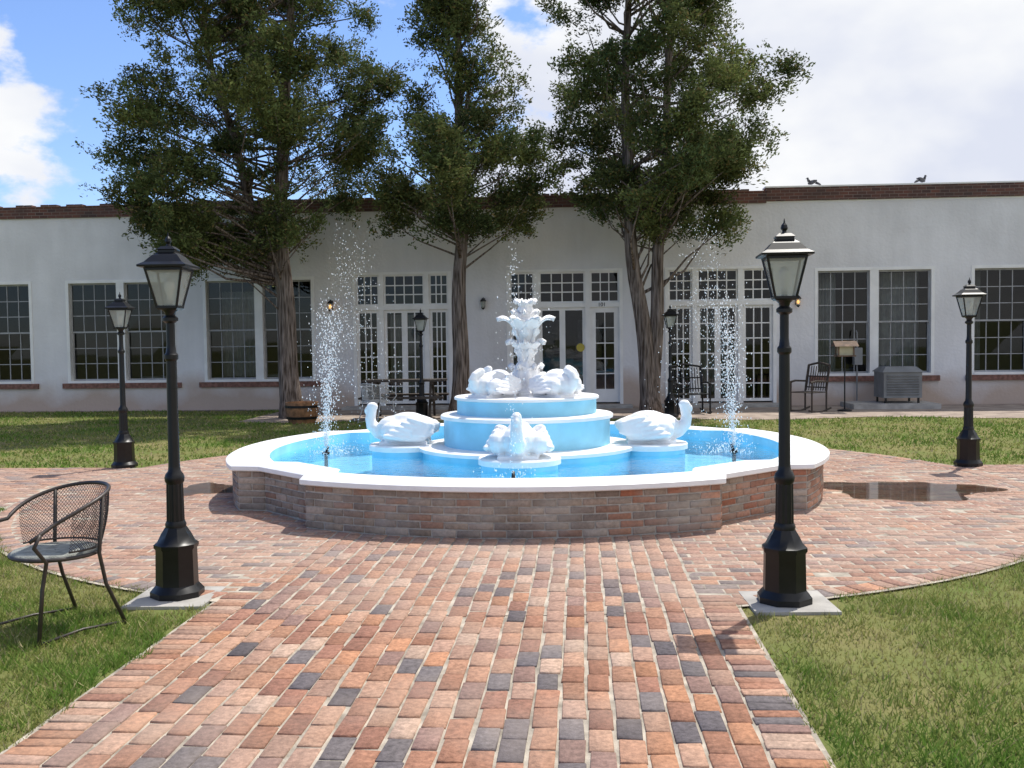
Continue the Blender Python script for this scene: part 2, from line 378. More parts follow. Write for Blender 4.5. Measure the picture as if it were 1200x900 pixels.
m_wht=mat('white_paint',(.80,.79,.78),.5,.08,scale=3)
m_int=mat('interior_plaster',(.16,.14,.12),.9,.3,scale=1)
m_cur=mat('curtain_cloth',(.62,.60,.56),.9,.2,scale=5)
m_mun=mat('grey_muntin',(.34,.34,.35),.6,.15)
m_glass,_,_,_=glass_mat('window_glass',(.5,.54,.56),.02,.0)
m_sill=mat('brick_sill',(.22,.11,.085),.9,.4,scale=14,bump=.5)
Zt=3.25; Zb=.68
wins=[(-16.6,-13.73),(-12.85,-10.05),(-9.34,-6.54),(5.53,8.30),(9.14,11.95)]
doors=[(-5.58,-3.15),(-1.80,1.00),(2.01,4.64)]
opens=[(a,b_,Zb,Zt) for a,b_ in wins]+[(a,b_,.06,3.32) for a,b_ in doors]
U0,U1=-22,18; ZW=4.80
wl=MB(); xs=sorted({U0,U1,*[q for o_ in opens for q in o_[:2]]}); zs=sorted({-.1,ZW,*[q for o_ in opens for q in o_[2:]]})
for i in range(len(xs)-1):
    for j in range(len(zs)-1):
        xm=(xs[i]+xs[i+1])/2; zm=(zs[j]+zs[j+1])/2
        if any(a<xm<b_ and c<zm<d for a,b_,c,d in opens): continue
        wl.add([(xs[i],BV,zs[j]),(xs[i+1],BV,zs[j]),(xs[i+1],BV,zs[j+1]),(xs[i],BV,zs[j+1])],[(0,1,2,3)])
for a,b_,c,d in opens:
    y0,y1=BV,BV+.28
    wl.add([(a,y0,c),(a,y0,d),(a,y1,d),(a,y1,c)],[(0,1,2,3)]); wl.add([(b_,y0,c),(b_,y0,d),(b_,y1,d),(b_,y1,c)],[(3,2,1,0)])
    wl.add([(a,y0,d),(b_,y0,d),(b_,y1,d),(a,y1,d)],[(0,1,2,3)]); wl.add([(a,y0,c),(b_,y0,c),(b_,y1,c),(a,y1,c)],[(3,2,1,0)])
wl.bx(U0,U0+.3,BV+.002,BV+9,-.1,ZW,0); wl.bx(U1-.3,U1,BV+.002,BV+9,-.1,ZW,0); wl.bx(U0+.3,U1-.3,BV+8.7,BV+9,-.1,ZW,0)
wl.obj('stucco_walls',m_st,bld)
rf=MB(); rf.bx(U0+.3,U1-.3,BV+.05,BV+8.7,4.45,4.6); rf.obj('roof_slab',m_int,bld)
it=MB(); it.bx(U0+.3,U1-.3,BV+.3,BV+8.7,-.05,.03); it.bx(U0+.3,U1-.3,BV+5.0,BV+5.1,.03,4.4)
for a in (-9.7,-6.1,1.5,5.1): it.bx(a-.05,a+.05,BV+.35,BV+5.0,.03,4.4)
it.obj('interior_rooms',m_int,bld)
m_band,nt,b=newmat('parapet_brick'); b.inputs['Roughness'].default_value=.9
bt=N(nt,'ShaderNodeTexBrick'); tc=N(nt,'ShaderNodeTexCoord'); mp=N(nt,'ShaderNodeMapping'); mp.inputs['Rotation'].default_value=(R(90),0,0)
nt.links.new(tc.outputs['Object'],mp.inputs[0]); nt.links.new(mp.outputs[0],bt.inputs['Vector'])
bt.inputs['Color1'].default_value=(.17,.065,.045,1); bt.inputs['Color2'].default_value=(.07,.035,.032,1); bt.inputs['Mortar'].default_value=(.22,.17,.15,1)
bt.inputs['Scale'].default_value=1; bt.inputs['Brick Width'].default_value=.21; bt.inputs['Row Height'].default_value=.075; bt.inputs['Mortar Size'].default_value=.006
nbz=N(nt,'ShaderNodeTexNoise'); nbz.inputs['Scale'].default_value=1.5; nbz.inputs['Detail'].default_value=6; nt.links.new(tc.outputs['Object'],nbz.inputs['Vector'])
mmz=N(nt,'ShaderNodeMapRange'); mmz.inputs[1].default_value=.4; mmz.inputs[2].default_value=.7; mmz.inputs[4].default_value=.6; nt.links.new(nbz.outputs['Fac'],mmz.inputs[0])
mxz=N(nt,'ShaderNodeMix',data_type='RGBA'); nt.links.new(mmz.outputs[0],mxz.inputs[0]); nt.links.new(bt.outputs['Color'],mxz.inputs[6]); mxz.inputs[7].default_value=(.06,.045,.04,1)
nt.links.new(mxz.outputs[2],b.inputs['Base Color'])
pb=MB(); pb.bx(U0-.02,4.40,BV-.035,BV+.3,4.80,5.07,0); pb.bx(4.40,U1+.02,BV-.045,BV+.3,4.84,5.15,0)
pb.bx(4.40,U1,BV-.001,BV+.25,4.80,4.84,1)
pb.bx(4.37,U1+.03,BV-.06,BV+.32,5.15,5.185,1); pb.bx(U0-.03,4.37,BV-.05,BV+.32,5.07,5.09,2)
# loose, uneven top course on the older left half
for u in np.arange(U0,4.2,.215):
    if rng.random()<.75: pb.box((u+.1,BV+.06+rng.normal(0,.01),5.09+.022),(.195,.20,.044),0,rz=rng.normal(0,.03))
pb.obj('brick_parapet',[m_band,m_wht,m_sill],bld)

fr=MB(); gl=MB(); cu=MB(); sl=MB()
def lattice(a,b_,c,d,cols,rows,fw,mw,y,m=0,mm=0,depth=.05):
    fr.bx(a,a+fw,y,y+depth,c,d,m); fr.bx(b_-fw,b_,y,y+depth,c,d,m)
    fr.bx(a+fw,b_-fw,y,y+depth,c,c+fw,m); fr.bx(a+fw,b_-fw,y,y+depth,d-fw,d,m)
    A,B_,C,D=a+fw,b_-fw,c+fw,d-fw
    for i in range(1,cols):
        x=A+(B_-A)*i/cols; fr.bx(x-mw/2,x+mw/2,y+.008,y+depth-.008,C,D,mm)
    for j in range(1,rows):
        z=C+(D-C)*j/rows; fr.bx(A,B_,y+.010,y+depth-.010,z-mw/2,z+mw/2,mm)
    # each pane sits slightly out of true, so reflections break up
    t=rng.normal(0,.004,4)
    gl.add([(A,y+depth/2+t[0],C),(B_,y+depth/2+t[1],C),(B_,y+depth/2+t[2],D),(A,y+depth/2+t[3],D)],[(0,1,2,3)])
def curtain(a,b_,c,d,y):
    n=40; vs=[]
    for i in range(n+1):
        x=a+(b_-a)*i/n; yy=y+.035*math.sin(i*1.3)+.015*math.sin(i*.47)
        vs+=[(x,yy,c),(x,yy,d)]
    cu.add(vs,[(2*i,2*i+2,2*i+3,2*i+1) for i in range(n)])
for gi,(a,b_) in enumerate(wins):
    fw=.075; y=BV+.09
    fr.bx(a,a+fw,BV-.012,y+.10,Zb,Zt,0); fr.bx(b_-fw,b_,BV-.012,y+.10,Zb,Zt,0)
    fr.bx(a+fw,b_-fw,BV-.012,y+.10,Zt-fw,Zt,0); fr.bx(a+fw,b_-fw,BV-.03,y+.10,Zb,Zb+.06,0)
    mid=(a+b_)/2; fr.bx(mid-.1,mid+.1,BV-.008,y+.10,Zb+.06,Zt-fw,0)
    zm=(Zb+.06+Zt-fw)/2
    for p,q in((a+fw,mid-.1),(mid+.1,b_-fw)):
        lattice(p,q,zm-.02,Zt-fw,4,3,.04,.020,y,1,1,.04); lattice(p,q,Zb+.06,zm+.02,4,3,.04,.020,y+.045,1,1,.04)
    if gi in(3,): curtain(mid+.15,b_-.1,Zb+.1,Zt-.1,BV+.75); curtain(a+.1,mid-.7,Zb+.1,Zt-.1,BV+.75)
    if gi in(2,): curtain(a+.15,mid-.35,Zb+.1,Zt-.3,BV+.9)
    if gi in(4,): curtain(a+.1,a+.5,Zb+.1,Zt-.1,BV+.75)
    sl.bx(a-.12,b_+.12,BV-.07,BV+.05,Zb-.13,Zb-.002,0)
for gi,(a,b_) in enumerate(doors):
    y=BV+.06; zt=3.32; zr=2.40; wd=b_-a; fw=.08
    cuts=[a,a+wd*.29,a+wd*.75,b_] if gi==0 else ([a,a+wd*.26,a+wd*.70,b_] if gi==1 else [a,a+wd*.27,a+wd*.68,b_])
    fr.bx(a-.0,a+fw,BV-.014,y+.13,.06,zt,0); fr.bx(b_-fw,b_,BV-.014,y+.13,.06,zt,0); fr.bx(a+fw,b_-fw,BV-.014,y+.13,zt-.06,zt,0)
    fr.bx(a+fw,b_-fw,BV-.010,y+.13,zr,zr+.11,0)
    for c in cuts[1:3]:
        fr.bx(c-.06,c+.06,BV-.006,y+.13,.06,zr,0); fr.bx(c-.06,c+.06,BV-.006,y+.13,zr+.11,zt-.06,0)
    for k in range(3):
        p=cuts[k]+(fw if k==0 else .06); q=cuts[k+1]-(fw if k==2 else .06)
        lattice(p,q,zr+.11,zt-.06,4 if k==1 else 3,3,.04,.028,y,0,0,.04)
        if gi==1 and k==2:
            lattice(p,q,.10,zr,1,1,.13,.03,y,0,0,.05); fr.bx(p+.13,q-.13,y+.004,y+.046,.23,.42,0)
            for j in range(1,5): fr.bx(p+.13,q-.13,y+.012,y+.04,.42+.37*j-.012,.42+.37*j+.012,0)
            xm=(p+q)/2; fr.bx(xm-.011,xm+.011,y+.014,y+.038,.42,zr-.13,0)
        elif gi==1 and k==1:
            xm=(p+q)/2
            for s,t in((p,xm),(xm,q)): lattice(s,t,.10,zr,1,1,.07,.03,y,0,0,.05); fr.bx(s+.07,t-.07,y+.004,y+.046,.17,.5,0)
        else:
            if k==1:
                xm=(p+q)/2
                for s,t in((p,xm),(xm,q)): lattice(s,t,.10,zr,2,6,.07,.028,y,0,0,.05)
            else: lattice(p,q,.10,zr,3,6,.07,.028,y,0,0,.05)
    if gi!=1: curtain(cuts[1]+.1,cuts[2]-.15,.3,2.3,BV+.6)
    else: curtain(cuts[0]+.1,cuts[0]+.4,.3,2.3,BV+.6)
    sl.bx(a-.2,b_+.2,BV-.55,BV+.02,-.05,.055,1)
m_conc=mat('concrete',(.40,.38,.35),.9,.25,scale=5,bump=.4)
fr.obj('window_and_door_frames',[m_wht,m_mun],bld); gl.obj('window_glass',m_glass,bld); cu.obj('curtains',m_cur,bld,smooth=True); sl.obj('sills_and_door_steps',[m_sill,m_conc],bld)
fu=MB()
for u in (-5,-3.9,-1.2,-.3,.5,2.6,3.6,-11,-8,6.5):
    fu.lathe([(.45,.0),(.42,.7),(.45,.75),(.44,.77)],16,0,(u,BV+1.6+.4*math.sin(u*3),.03))
for u in (-4.6,-.8,.2,3.1): fu.bx(u-.3,u+.3,BV+4.9,BV+4.97,1.3,2.2,0)
fu.obj('dining_tables',m_cur,bld)

def text(s,size,loc,mt,name,parent=None,rx=90):
    c=bpy.data.curves.new(name,'FONT'); c.body=s; c.size=size; c.extrude=.003; c.align_x='CENTER'; c.align_y='CENTER'
    o=bpy.data.objects.new(name,c); sc.collection.objects.link(o); o.location=loc; o.rotation_euler=(R(rx),0,0); c.materials.append(mt)
    if parent: o.parent=parent
    return o
m_blk=mat('black_paint',(.008,.008,.009),.38,.2,scale=20,spec=.35)
text('101',.13,(.50,BV-.018,2.455),m_blk,'door_number',bld)
m_yel=mat('yellow_sign',(.5,.4,.05),.5,.1)
sg=MB(); sg.lathe([(.001,0),(.1,0),(.1,.01),(.001,.01)],24,0); o=sg.obj('door_sign',m_yel,bld); o.location=(-.02,BV+.05,1.43); o.rotation_euler=(R(90),0,0)

m_warm,nt,b=newmat('warm_bulb'); b.inputs['Emission Color'].default_value=(1,.45,.12,1); b.inputs['Emission Strength'].default_value=3; b.inputs['Base Color'].default_value=(.8,.5,.2,1)
m_lg,nt,b=newmat('lantern_glass'); b.inputs['Base Color'].default_value=(.62,.64,.60,1); b.inputs['Roughness'].default_value=.25
tr=N(nt,'ShaderNodeBsdfTransparent'); tr.inputs[0].default_value=(.8,.83,.8,1)
ms=N(nt,'ShaderNodeMixShader'); ms.inputs[0].default_value=.62; nt.links.new(b.outputs[0],ms.inputs[1]); nt.links.new(tr.outputs[0],ms.inputs[2]); nt.links.new(ms.outputs[0],nt.nodes['Material Output'].inputs['Surface'])
for (u,z,lit) in((-6.11,2.55,1),(-2.36,2.55,0),(5.12,2.5,1)):
    e=empty('wall_sconce',(u,BV,z)); s=MB()
    s.bx(-.04,.04,-.02,0,-.12,.1,0); s.tube([(0,-.01,.05),(0,-.07,.12),(0,-.13,.1)],.009,6,0)
    s.lathe([(.02,.10),(.085,.03),(.075,.03),(.07,.02)],8,0,(0,-.13,0)); s.lathe([(.065,.02),(.045,-.13)],8,2,(0,-.13,0),cap=False)
    s.lathe([(.05,-.13),(.03,-.16),(.005,-.18)],8,0,(0,-.13,0)); s.ball((0,-.13,-.05),(.03,.03,.05),10,1)
    s.obj('sconce_lantern',[m_blk,m_warm if lit else m_lg,m_lg],e)

# ---------------------------------------------------------------- street lamps
def lamp(u,v,rz=0):
    e=empty('street_lamp',(u,v,0),rz)
    p=MB(); ph=math.pi/8; s2=1/math.cos(math.pi/8)
    p.lathe([(.155*s2,0),(.155*s2,.035),(.143*s2,.05),(.122*s2,.075),(.118*s2,.30),(.128*s2,.315),(.128*s2,.335),(.108*s2,.35),(.085*s2,.40),(.062*s2,.44)],8,0,ph=ph)
    p.lathe([(.062,.43),(.066,.46),(.058,.48)],20,0)
    p.lathe([(.054,.475),(.050,.72)],48,0,mod=lambda a,z:1+.05*math.sin(a*12))
    p.lathe([(.049,.715),(.060,.735),(.062,.76),(.055,.78),(.040,.80),(.036,.83),(.032,1.50),(.043,1.515),(.043,1.54),(.032,1.555),(.027,1.60),(.027,1.74),(.048,1.755),(.048,1.775),(.03,1.79),(.035,1.81),(.062,1.835)],20,0)
    p.obj('post',m_blk,e,auto=True)
    h=MB(); q=math.pi/4
    def sq(r): return r*math.sqrt(2)
    h.lathe([(sq(.055),1.825),(sq(.068),1.835),(sq(.068),1.85)],4,0,ph=q)
    h.lathe([(sq(.118),2.085),(sq(.150),2.09),(sq(.152),2.102),(sq(.118),2.122),(sq(.080),2.165),(sq(.052),2.185),(sq(.052),2.20),(sq(.058),2.205),(sq(.035),2.225)],4,0,ph=q)
    h.lathe([(.02,2.22),(.012,2.24),(.022,2.255),(.018,2.275),(.006,2.29),(.002,2.315)],10,0)
    for sx,sy in((1,1),(1,-1),(-1,1),(-1,-1)):
        h.tube([(sx*.062,sy*.062,1.845),(sx*.115,sy*.115,2.09)],.008,6,0)
    for sx,sy in((1,0),(-1,0),(0,1),(0,-1)):
        if sx: h.box((sx*.112,0,2.078),(.012,.225,.016),0)
        else: h.box((0,sy*.112,2.078),(.225,.012,.016),0)
    h.obj('lantern_head',m_blk,e)
    gq=MB(); gq.lathe([(sq(.060),1.852),(sq(.110),2.072)],4,0,ph=q,cap=False); gq.obj('lantern_panes',m_lg,e)
    bq=MB(); bq.lathe([(.018,1.85),(.018,1.92),(.03,1.95),(.034,1.98),(.02,2.02),(.004,2.03)],12,0); bq.obj('bulb',m_wht,e,smooth=True)
    return e
for u,v,r in((-2.60,6.18,.08),(1.22,6.12,-.05),(-6.06,12.8,.1),(4.76,12.66,0),(-3.36,20.8,0),(1.83,20.8,.1)): lamp(u,v,r)
pd=MB()
for u,v in((-2.60,6.15),(1.24,6.12)):
    pd.box((u,v,-.012),(.50,.50,.022),0,rz=.05)
pd.obj('concrete_pads',m_conc)

# ---------------------------------------------------------------- fountain
fe=empty('fountain',(FC[0],FC[1],0))
m_fw=mat('fountain_white',(.86,.86,.87),.5,.06,scale=5,bump=.2,bscale=25)
m_fb=mat('fountain_blue',(.30,.68,.88),.5,.14,scale=3)
def outline():
    P=[]
    a,h,c=1.78,.46,2.70; Rr=(a*a+h*h)/(2*h); th=math.asin(a/Rr)
    base=[(Rr*math.sin(t),-(c+h)+Rr*(1-math.cos(t))) for t in np.linspace(-th,th,25)]
    base+= [(1.82,-2.42),(2.42,-1.82)]
    for k in range(4):
        ang=k*math.pi/2; cs,sn=math.cos(ang),math.sin(ang)
        P+=[(x*cs-y*sn,x*sn+y*cs) for x,y in base]
    return P
OL=outline(); n=len(OL)
def ring(mb,s0,z0,s1,z1,m):
    vs=[(x*s0,y*s0,z0) for x,y in OL]+[(x*s1,y*s1,z1) for x,y in OL]
    mb.add(vs,[(i,(i+1)%n,n+(i+1)%n,n+i) for i in range(n)],m)
m_mor=mat('old_mortar',(.44,.41,.37),.95,.2,scale=20,bump=.5)
wb=MB(); ring(wb,1,-.03,1,.385,0); wb.obj('mortar_core',m_mor,fe)
cp=MB(); ring(cp,.99,.380,1.016,.382,0); ring(cp,1.016,.382,1.022,.392,0); ring(cp,1.022,.392,1.022,.43,0); ring(cp,1.022,.43,1.014,.444,0); ring(cp,1.014,.444,.893,.447,0); ring(cp,.893,.447,.885,.435,0); ring(cp,.885,.435,.885,.395,0)
cp.obj('white_coping',m_fw,fe,auto=True)
bs=MB(); ring(bs,.884,.44,.884,.05,0); bs.add([(x*.884,y*.884,.14) for x,y in OL],[tuple(range(n))],0); bs.obj('blue_basin',m_fb,fe)
m_wat,nt,gg,tt=glass_mat('pool_water',(.86,.97,1.0),.05,.0)
nz=N(nt,'ShaderNodeTexNoise'); nz.inputs['Scale'].default_value=9; nz.inputs['Detail'].default_value=4; tcx=N(nt,'ShaderNodeTexCoord'); nt.links.new(tcx.outputs['Object'],nz.inputs['Vector'])
bp=N(nt,'ShaderNodeBump'); bp.inputs['Strength'].default_value=.6; bp.inputs['Distance'].default_value=.03; nt.links.new(nz.outputs['Fac'],bp.inputs['Height']); nt.links.new(bp.outputs[0],gg.inputs['Normal'])
wt=MB(); wt.add([(x*.883,y*.883,.345) for x,y in OL],[tuple(range(n))],0); wt.obj('pool_water',m_wat,fe)
P=[Vector((x,y)) for x,y in OL]; seg=[(P[i],P[(i+1)%n]) for i in range(n)]; lens=[(b_-a).length for a,b_ in seg]; cum=np.concatenate([[0],np.cumsum(lens)]); tot=cum[-1]
def at(s):
    s%=tot; i=min(int(np.searchsorted(cum,s,'right')-1),n-1); a,b_=seg[i]; t=(s-cum[i])/lens[i]; return a+(b_-a)*t,(b_-a).normalized()
Cl=[];AX=[];AN=[];hx=[];cc=[]
FP=np.array([(.30,.235,.185),(.26,.21,.175),(.33,.25,.20),(.31,.19,.14),(.23,.18,.15),(.37,.30,.25)])
ch=.0635
runs=[]; per=27
for k in range(4):
    s0=cum[k*per]; s1=cum[k*per+24]; runs.append((s0,s1)); runs.append((cum[k*per+24],cum[k*per+25])); runs.append((cum[k*per+25],cum[k*per+26])); runs.append((cum[k*per+26],cum[k*per+27]))
for row in range(6):
    for (s0,s1) in runs:
        Ln=s1-s0
        if Ln<.15: cuts=[s0,s1]
        else:
            nb_=max(1,round(Ln/.205)); st=Ln/nb_
            cuts=[s0+i*st for i in range(nb_+1)] if row%2==0 else [s0]+[s0+(i+.5)*st for i in range(nb_)]+[s1]
        for c0,c1_ in zip(cuts[:-1],cuts[1:]):
            g_=.007
            p1,_=at(c0+g_); p2,_=at(c1_-g_); d=p2-p1
            if d.length<.02: continue
            t=d.normalized(); nn=Vector((t.y,-t.x)); pm=(p1+p2)/2
            Cl.append((pm.x+nn.x*.010,pm.y+nn.y*.010,.003+ch*(row+.5))); AX.append((t.x,t.y,0)); AN.append((nn.x,nn.y,0)); hx.append(d.length/2)
            c=FP[rng.integers(len(FP))]*rng.uniform(.8,1.15)
            if pm.x>.9 and rng.random()<.65: c=c*np.array([1.15,.76,.62])
            cc.append(c)
nB=len(Cl); V,F=brick_batch(np.array(Cl),np.array(AX),np.tile([0,0,1.],(nB,1)),np.array(AN),np.array(hx),ch/2-.0065,.03,.004)
m_fbr=attr_mat('fountain_brick',.9,.3,35,.6,patch=((.42,.39,.35),2.2,.45,.72,.55))
np_mesh('brick_facing',V,F,m_fbr,np.repeat(np.array(cc),12,0),fe)
t=MB()
t.lathe([(1.18,.06),(1.18,.40)],48,1,cap=False); t.lathe([(1.18,.40),(1.22,.405),(1.22,.44),(1.20,.45),(.90,.455)],48,0,cap=False)
t.lathe([(.93,.45),(.93,.745)],48,1,cap=False); t.lathe([(.93,.745),(.965,.75),(.965,.785),(.95,.795),(.76,.80)],48,0,cap=False)
t.lathe([(.78,.79),(.78,.955)],48,1,cap=False); t.lathe([(.78,.955),(.81,.96),(.81,.985),(.80,.993),(.02,.998)],48,0,cap=False)
t.lathe([(.26,.99),(.26,1.03),(.22,1.05),(.10,1.06)],24,0)
for k in range(4):
    a=k*math.pi/2
    c=(1.38*math.cos(a),1.38*math.sin(a),0)
    t.lathe([(.38,.06),(.38,.39)],32,1,c,cap=False); t.lathe([(.38,.39),(.41,.395),(.41,.445),(.40,.458),(.01,.460)],32,0,c,cap=False)
t.obj('tiers',[m_fw,m_fb],fe,auto=True)
st_=MB()
st_.lathe([(.17,0),(.17,.04),(.11,.07),(.095,.10),(.135,.18),(.15,.25),(.12,.32),(.075,.38),(.07,.42),(.11,.47),(.095,.55),(.065,.62),(.07,.66),(.12,.72),(.10,.80),(.06,.86),(.085,.90),(.095,.95),(.06,1.0),(.035,1.04),(.01,1.065)],32,0,(0,0,1.0),mod=lambda a,z:1+.09*math.sin(a*8))
def petal(ang,r0,z0,r1,z1,wd,curl):
    vs=[];fs=[];K=14
    for k in range(K):
        s=k/(K-1); r_=r0+(r1-r0)*(s**1.5); z=z0+(z1-z0)*math.sin(min(1,s*1.12)*math.pi/2)
        if s>.8: z-=curl*((s-.8)/.2)**1.5
        ww=wd*(math.sin(math.pi*(.16+.82*s)))*(1+.28*math.sin(s*24))
        for j,q in enumerate((-1,-.5,0,.5,1)):
            x=r_+abs(q)*.03*(1-s)-abs(q)*.02; y=q*ww; zz=z+(.014 if j%2==0 else -.010)-abs(q)*.03*s
            vs.append((x*math.cos(ang)-y*math.sin(ang),x*math.sin(ang)+y*math.cos(ang),zz+1.0))
    for k in range(K-1):
        for j in range(4): fs.append((k*5+j,k*5+j+1,(k+1)*5+j+1,(k+1)*5+j))
    st_.add(vs,fs,0)
for k in range(6): petal(k*math.pi/3+.1,.09,.06,.19,.33,.075,.02)
for k in range(6): petal(k*math.pi/3+.5,.06,.34,.24,.60,.085,.02)
for k in range(6): petal(k*math.pi/3,.06,.50,.32,.86,.10,.02)
for k in range(6): petal(k*math.pi/3+.5,.06,.62,.17,.93,.07,.01)
for k in range(6): petal(k*math.pi/3+.2,.05,.82,.12,1.05,.05,.01)
o=st_.obj('leaf_column',m_fw,fe,smooth=True); md=o.modifiers.new('thick','SOLIDIFY'); md.thickness=.020
def swan_mesh(low):
    s=MB()
    s.ball((-.02,0,.16),(.31,.20,.16),20); s.ball((.14,0,.17),(.19,.17,.15),16); s.ball((-.03,0,.25),(.22,.13,.11),16)
    s.tube([(-.22,0,.18),(-.33,0,.20),(-.40,0,.22)],[.12,.08,.02],10)
    for sd in(-1,1):
        for k in range(5):
            rot=(Matrix.Rotation(-.12-.05*k,3,'Y')@Matrix.Rotation(sd*.22,3,'Z'))
            s.ball((-.03-.045*k,sd*(.265-.020*k),.09+.040*k),(.25-.02*k,.07,.045),14,0,rot)
        s.ball((.10,sd*.19,.15),(.15,.11,.12),14)
        for k in range(4):
            s.tube([(-.12-.03*k,sd*(.27-.02*k),.12+.035*k),(-.26-.02*k,sd*(.25-.02*k),.12+.035*k),(-.36,sd*(.21-.02*k),.13+.03*k)],[.045,.034,.01],8)
    if low:
        s.tube([(.20,0,.15),(.30,0,.19),(.335,0,.25),(.30,0,.31),(.24,0,.345),(.20,0,.35)],[.11,.085,.065,.055,.052,.045],12)
        s.ball((.20,0,.36),(.07,.05,.05),12); s.tube([(.23,0,.35),(.29,0,.32),(.315,0,.295)],[.035,.024,.01],8)
    else:
        s.tube([(.22,0,.13),(.32,0,.15),(.385,0,.21),(.40,0,.29),(.385,0,.36),(.375,0,.41)],[.11,.085,.068,.060,.056,.054],12)
        s.ball((.375,0,.425),(.066,.052,.05),12); s.tube([(.40,0,.415),(.445,0,.38),(.455,0,.345)],[.038,.028,.012],8)
    s.box((0,0,.015),(.54,.40,.05))
    return s
SWH=swan_mesh(False); SWL=swan_mesh(True)
def swan(S,x,y,z,ang,scl):
    o=S.obj('swan_statue',m_fw,fe,smooth=True,loc=(x,y,z),rz=ang,scale=scl)
    m1=o.modifiers.new('rm','REMESH'); m1.mode='VOXEL'; m1.voxel_size=.012; m1.use_smooth_shade=True
    m2=o.modifiers.new('sm','SMOOTH'); m2.iterations=1; m2.factor=.4
for k in range(4):
    a=k*math.pi/2; swan(SWH,1.38*math.cos(a),1.38*math.sin(a),.455,a,1.0)
for k in range(4):
    a=k*math.pi/2+math.pi/4; swan(SWL,.50*math.cos(a),.50*math.sin(a),.99,a,.80)
m_drop,nt,b=newmat('water_droplets'); b.inputs['Base Color'].default_value=(.95,.97,1,1); b.inputs['Roughness'].default_value=.15
tr=N(nt,'ShaderNodeBsdfTranslucent'); tr.inputs[0].default_value=(1,1,1,1); ms=N(nt,'ShaderNodeMixShader'); ms.inputs[0].default_value=.5
nt.links.new(b.outputs[0],ms.inputs[1]); nt.links.new(tr.outputs[0],ms.inputs[2]); nt.links.new(ms.outputs[0],nt.nodes['Material Output'].inputs['Surface'])
nzm=MB(); DP=[];DR=[]
oct_=np.array([(1,0,0),(-1,0,0),(0,1,0),(0,-1,0),(0,0,1.7),(0,0,-1.7)]); of=np.array([(0,2,4),(2,1,4),(1,3,4),(3,0,4),(2,0,5),(1,2,5),(3,1,5),(0,3,5)])
for k in range(4):
    a=k*math.pi/2; nx,ny=2.30*math.cos(a),2.30*math.sin(a); side=(k%2==0)
    nzm.tube([(nx,ny,.08),(nx,ny,.34),(nx-.03*math.cos(a),ny-.03*math.sin(a),.43)],[.025,.02,.014],8)
    nzm.ball((nx,ny,.35),(.05,.05,.02),10)
    for j in range(800 if side else 200):        # arcing over towards the tiers
        s=rng.random()**.8
        land=rng.uniform(.3,.95); zpk=rng.uniform(1.7,3.0) if side else rng.uniform(1.9,2.5)
        d=s*land; zz=.42+(zpk-.42)*4*s*(1-s)
        jit=.010+.04*s if s<.5 else .03+.10*(s-.5)
        p=np.array([nx-d*math.cos(a),ny-d*math.sin(a),max(.34,zz)])+rng.normal(0,jit,3)*np.array([1,1,.6])
        DP.append(p); DR.append(rng.uniform(.0022,.0055))
    for j in range(1500 if side else 120):       # rising column falling back on itself
        zc=.42+1.75*rng.beta(1.0,1.6); wd_=.012+.055*(zc-.4)/1.2+ (.05 if rng.random()<.4 else 0)
        p=np.array([nx-.05*(zc-.4)*math.cos(a),ny-.05*(zc-.4)*math.sin(a),zc])+rng.normal(0,wd_,3)*np.array([1,1,.3])
        p[2]=max(p[2],.35); DP.append(p); DR.append(rng.uniform(.003,.007))
    for j in range(220 if side else 60):
        q=rng.normal(0,.14,2); DP.append(np.array([nx-.1*math.cos(a)+q[0],ny-.1*math.sin(a)+q[1],.34+abs(rng.normal(0,.06))])); DR.append(rng.uniform(.003,.007))
nzm.obj('nozzles',m_blk,fe,smooth=True)
DP=np.array(DP);DR=np.array(DR)
V=(DP[:,None,:]+oct_[None]*DR[:,None,None]); F=(of[None]+(np.arange(len(DP))*6)[:,None,None]).reshape(-1,3)
np_mesh('water_jets',V.reshape(-1,3),F,m_drop,None,fe,True)
m_pud,_,_,_=glass_mat('puddle_water',(.56,.53,.50),.04,.04)
def puddle(u,v,a,b_,ph):
    p=MB(); K=64
    def rr_(t,kk): return 1+.16*math.sin(3*t+ph)+.10*math.sin(5*t+ph*2)+.05*math.sin(11*t+ph*3)
    p.add([(u+a*math.cos(t)*rr_(t,0),v+b_*math.sin(t)*rr_(t,0),.0035) for t in [2*math.pi*i/K for i in range(K)]],[tuple(range(K))]); p.obj('puddle',m_pud)
puddle(3.35,10.6,.85,.66,.6); puddle(-4.2,10.75,.35,.45,2)

# ---------------------------------------------------------------- trees
m_bark,nt,b=newmat('juniper_bark'); b.inputs['Roughness'].default_value=.95; b.inputs['Specular IOR Level'].default_value=.1
tc=N(nt,'ShaderNodeTexCoord'); mp=N(nt,'ShaderNodeMapping'); mp.inputs['Scale'].default_value=(14,14,1.2); nt.links.new(tc.outputs['Object'],mp.inputs[0])
no=N(nt,'ShaderNodeTexNoise'); no.inputs['Scale'].default_value=2; no.inputs['Detail'].default_value=7; nt.links.new(mp.outputs[0],no.inputs['Vector'])
r=N(nt,'ShaderNodeValToRGB'); r.color_ramp.elements[0].position=.35; r.color_ramp.elements[1].position=.68; r.color_ramp.elements[0].color=(.06,.045,.035,1); r.color_ramp.elements[1].color=(.28,.23,.20,1)
nt.links.new(no.outputs['Fac'],r.inputs[0]); nt.links.new(r.outputs[0],b.inputs['Base Color'])
bp=N(nt,'ShaderNodeBump'); bp.inputs['Strength'].default_value=1; bp.inputs['Distance'].default_value=.04; nt.links.new(no.outputs['Fac'],bp.inputs['Height']); nt.links.new(bp.outputs[0],b.inputs['Normal'])
m_leaf=attr_mat('juniper_foliage',.8,0,3,0,translucent=.28,spec=.15)
